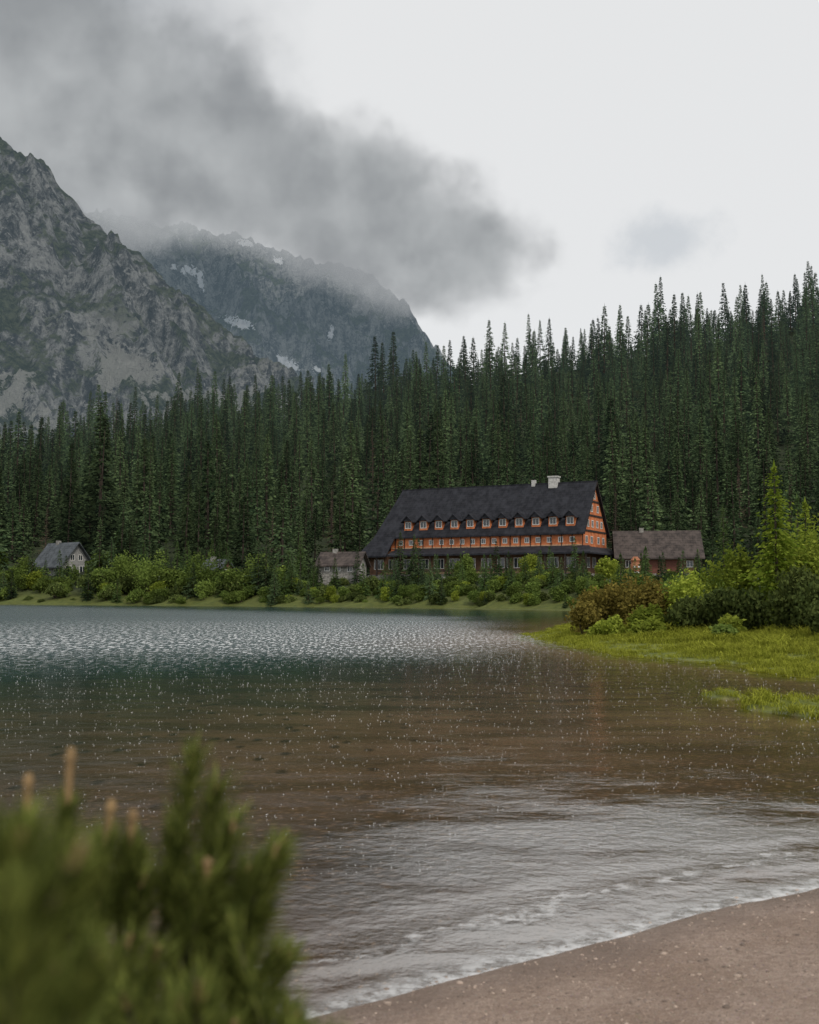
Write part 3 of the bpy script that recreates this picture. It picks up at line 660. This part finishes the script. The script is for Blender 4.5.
for b,t,c,y in S_:
    shoot(wb(b[0],b[1],y),wb(t[0],t[1],y),340,.046,wb(c[0],c[1],y) if c else None); main.append(Vector(wb(b[0],b[1],y)))
for i in range(105):
    y=r.uniform(.85,1.45); x=(-.32+r.uniform(-.18,.19))*y/1.15*1.0; z=r.uniform(1.30,1.62)-.05*max(0,(x+.33)*3)
    b=Vector((x,y,z)); t=b+Vector((r.uniform(-.045,.05),r.uniform(-.05,.05),r.uniform(.07,.12)))
    shoot(b,t,190,.042); main.append(b)
for i in range(14):
    y=r.uniform(.48,.68); b=Vector((-.37*y-r.uniform(-.04,.09),y,r.uniform(1.69,1.80))); t=b+Vector((r.uniform(-.01,.035),r.uniform(-.02,.02),r.uniform(.05,.08)))
    shoot(b,t,200,.038); main.append(b)
for b in main:
    k=Vector((b.x*.8-.09,b.y*.7+.36,b.z-.28)); B.tube(k,b,.006,.004,5,0); B.tube(root.lerp(k,.35)+Vector((r.uniform(-.05,.05),0,0)),k,.012,.006,5,0)
B.tube(root,root+Vector((0,0,.5)),.03,.018,7,0)
B.obj('dwarf_pine_branch',[m_bark,m_ndl,m_cand])

# ---------------------------------------------------------------- clouds (self-lit volume between the two mountains)
m_c,nt,out=newmat('cloud_vapour')
tc=nd(nt,'ShaderNodeTexCoord').outputs['Object']
YC=1540.; s=YC/FP
n1=noi(nt,tc,.0068,4,.66)
val=None
for px,py,rx,rz in ((-120,85,260,235),(60,98,205,122),(170,160,185,88),(330,194,140,74),(430,248,125,55),):
    c=((px-409.5)*s,YC,(HZ-py)*s+2)
    d=vmt(nt,'SUBTRACT',tc,c).outputs[0]
    d=vmt(nt,'MULTIPLY',d,(1/(rx*s),1/210.,1/(rz*s))).outputs[0]
    l=nd(nt,'ShaderNodeVectorMath',{0:d},operation='LENGTH').outputs['Value']
    q=mth(nt,'SUBTRACT',1.0,l)
    val=q if val is None else nd(nt,'ShaderNodeMath',{0:val,1:q,2:.2},operation='SMOOTH_MAX').outputs[0]
val=mth(nt,'ADD',val,mth(nt,'MULTIPLY',mth(nt,'SUBTRACT',n1,.45),1.9))
den=mth(nt,'MULTIPLY',sm(nt,val,.05,.80),.024)
colr=mixc(nt,sm(nt,n1,.35,.66,0,1),(.50,.52,.53),(.25,.265,.28))  # cloud's own shading painted into its colour by noise
ab=nd(nt,'ShaderNodeVolumeAbsorption',{'Color':(0,0,0,1),'Density':den})
em=nd(nt,'ShaderNodeEmission',{'Color':colr,'Strength':den})  # glow stands in for light scattered inside the cloud
ad=nd(nt,'ShaderNodeAddShader',{0:ab.outputs[0],1:em.outputs[0]})
nt.links.new(ad.outputs[0],out.inputs['Volume'])
B=MB(); B.box(-1150,270,1350,1730,330,980); o=B.obj('cloud',[m_c])
try: m_c.cycles.volume_step_rate=1.1
except Exception as ex: print(ex)

# ---------------------------------------------------------------- world & sun
SUN_EL=math.radians(48); SUN_AZ=math.radians(150)   # clockwise from +Y
w=bpy.data.worlds.new('World'); S.world=w; w.use_nodes=True; nt=w.node_tree; nt.nodes.clear()
out=nd(nt,'ShaderNodeOutputWorld')
sky=nd(nt,'ShaderNodeTexSky',sky_type='NISHITA',sun_disc=False,sun_elevation=SUN_EL,sun_rotation=SUN_AZ)
dr=nd(nt,'ShaderNodeTexCoord').outputs['Generated']
sp=nd(nt,'ShaderNodeSeparateXYZ',{0:dr})
n1=noi(nt,dr,3.6,5,.58)
a=mth(nt,'ADD',sp.outputs[0],mth(nt,'MULTIPLY',mth(nt,'SUBTRACT',n1,.5),.48))
a=mth(nt,'SUBTRACT',a,mth(nt,'MULTIPLY',mth(nt,'SUBTRACT',sp.outputs[2],.4),.25))
bright=sm(nt,a,-.34,-.04)
back=sm(nt,sp.outputs[1],.0,.35,1,0)
bright=mth(nt,'MAXIMUM',bright,back)
cl=mixc(nt,bright,(3.6,3.8,4.0),(8.3,8.35,8.35))
dd=vmt(nt,'SUBTRACT',dr,(.222,.925,.306)).outputs[0]
dd=vmt(nt,'MULTIPLY',dd,(1/.055,1/.15,1/.032)).outputs[0]
ll=nd(nt,'ShaderNodeVectorMath',{0:dd},operation='LENGTH').outputs['Value']
lc=sm(nt,mth(nt,'ADD',ll,mth(nt,'MULTIPLY',mth(nt,'SUBTRACT',noi(nt,dr,16,5,.6),.5),1.8)),.2,1.1,.55,0)
cl=mixc(nt,lc,cl,(5.0,5.4,5.8))
fin=mixc(nt,.93,sky.outputs[0],cl)
bg=nd(nt,'ShaderNodeBackground',{'Color':fin,'Strength':.1}); nt.links.new(bg.outputs[0],out.inputs[0])
sl_=bpy.data.lights.new('sun','SUN'); sl_.energy=1.5; sl_.angle=math.radians(12); sl_.color=(1,.92,.82)
so=bpy.data.objects.new('sun',sl_); link(so)
dv=Vector((math.sin(SUN_AZ)*math.cos(SUN_EL),math.cos(SUN_AZ)*math.cos(SUN_EL),math.sin(SUN_EL)))
so.rotation_euler=dv.to_track_quat('Z','Y').to_euler()
# ---------------------------------------------------------------- camera
cam=bpy.data.cameras.new('camera'); co=bpy.data.objects.new('camera',cam); link(co); S.camera=co
cam.sensor_fit='VERTICAL'; cam.sensor_height=36; cam.lens=36*FP/1024
co.location=(0,0,2); co.rotation_euler=(math.radians(90+4.27),0,0)
cam.clip_start=.05; cam.clip_end=12000
cam.dof.use_dof=True; cam.dof.focus_distance=90; cam.dof.aperture_fstop=4.0
S.view_settings.view_transform='Standard'; S.view_settings.look='None'; S.view_settings.exposure=0
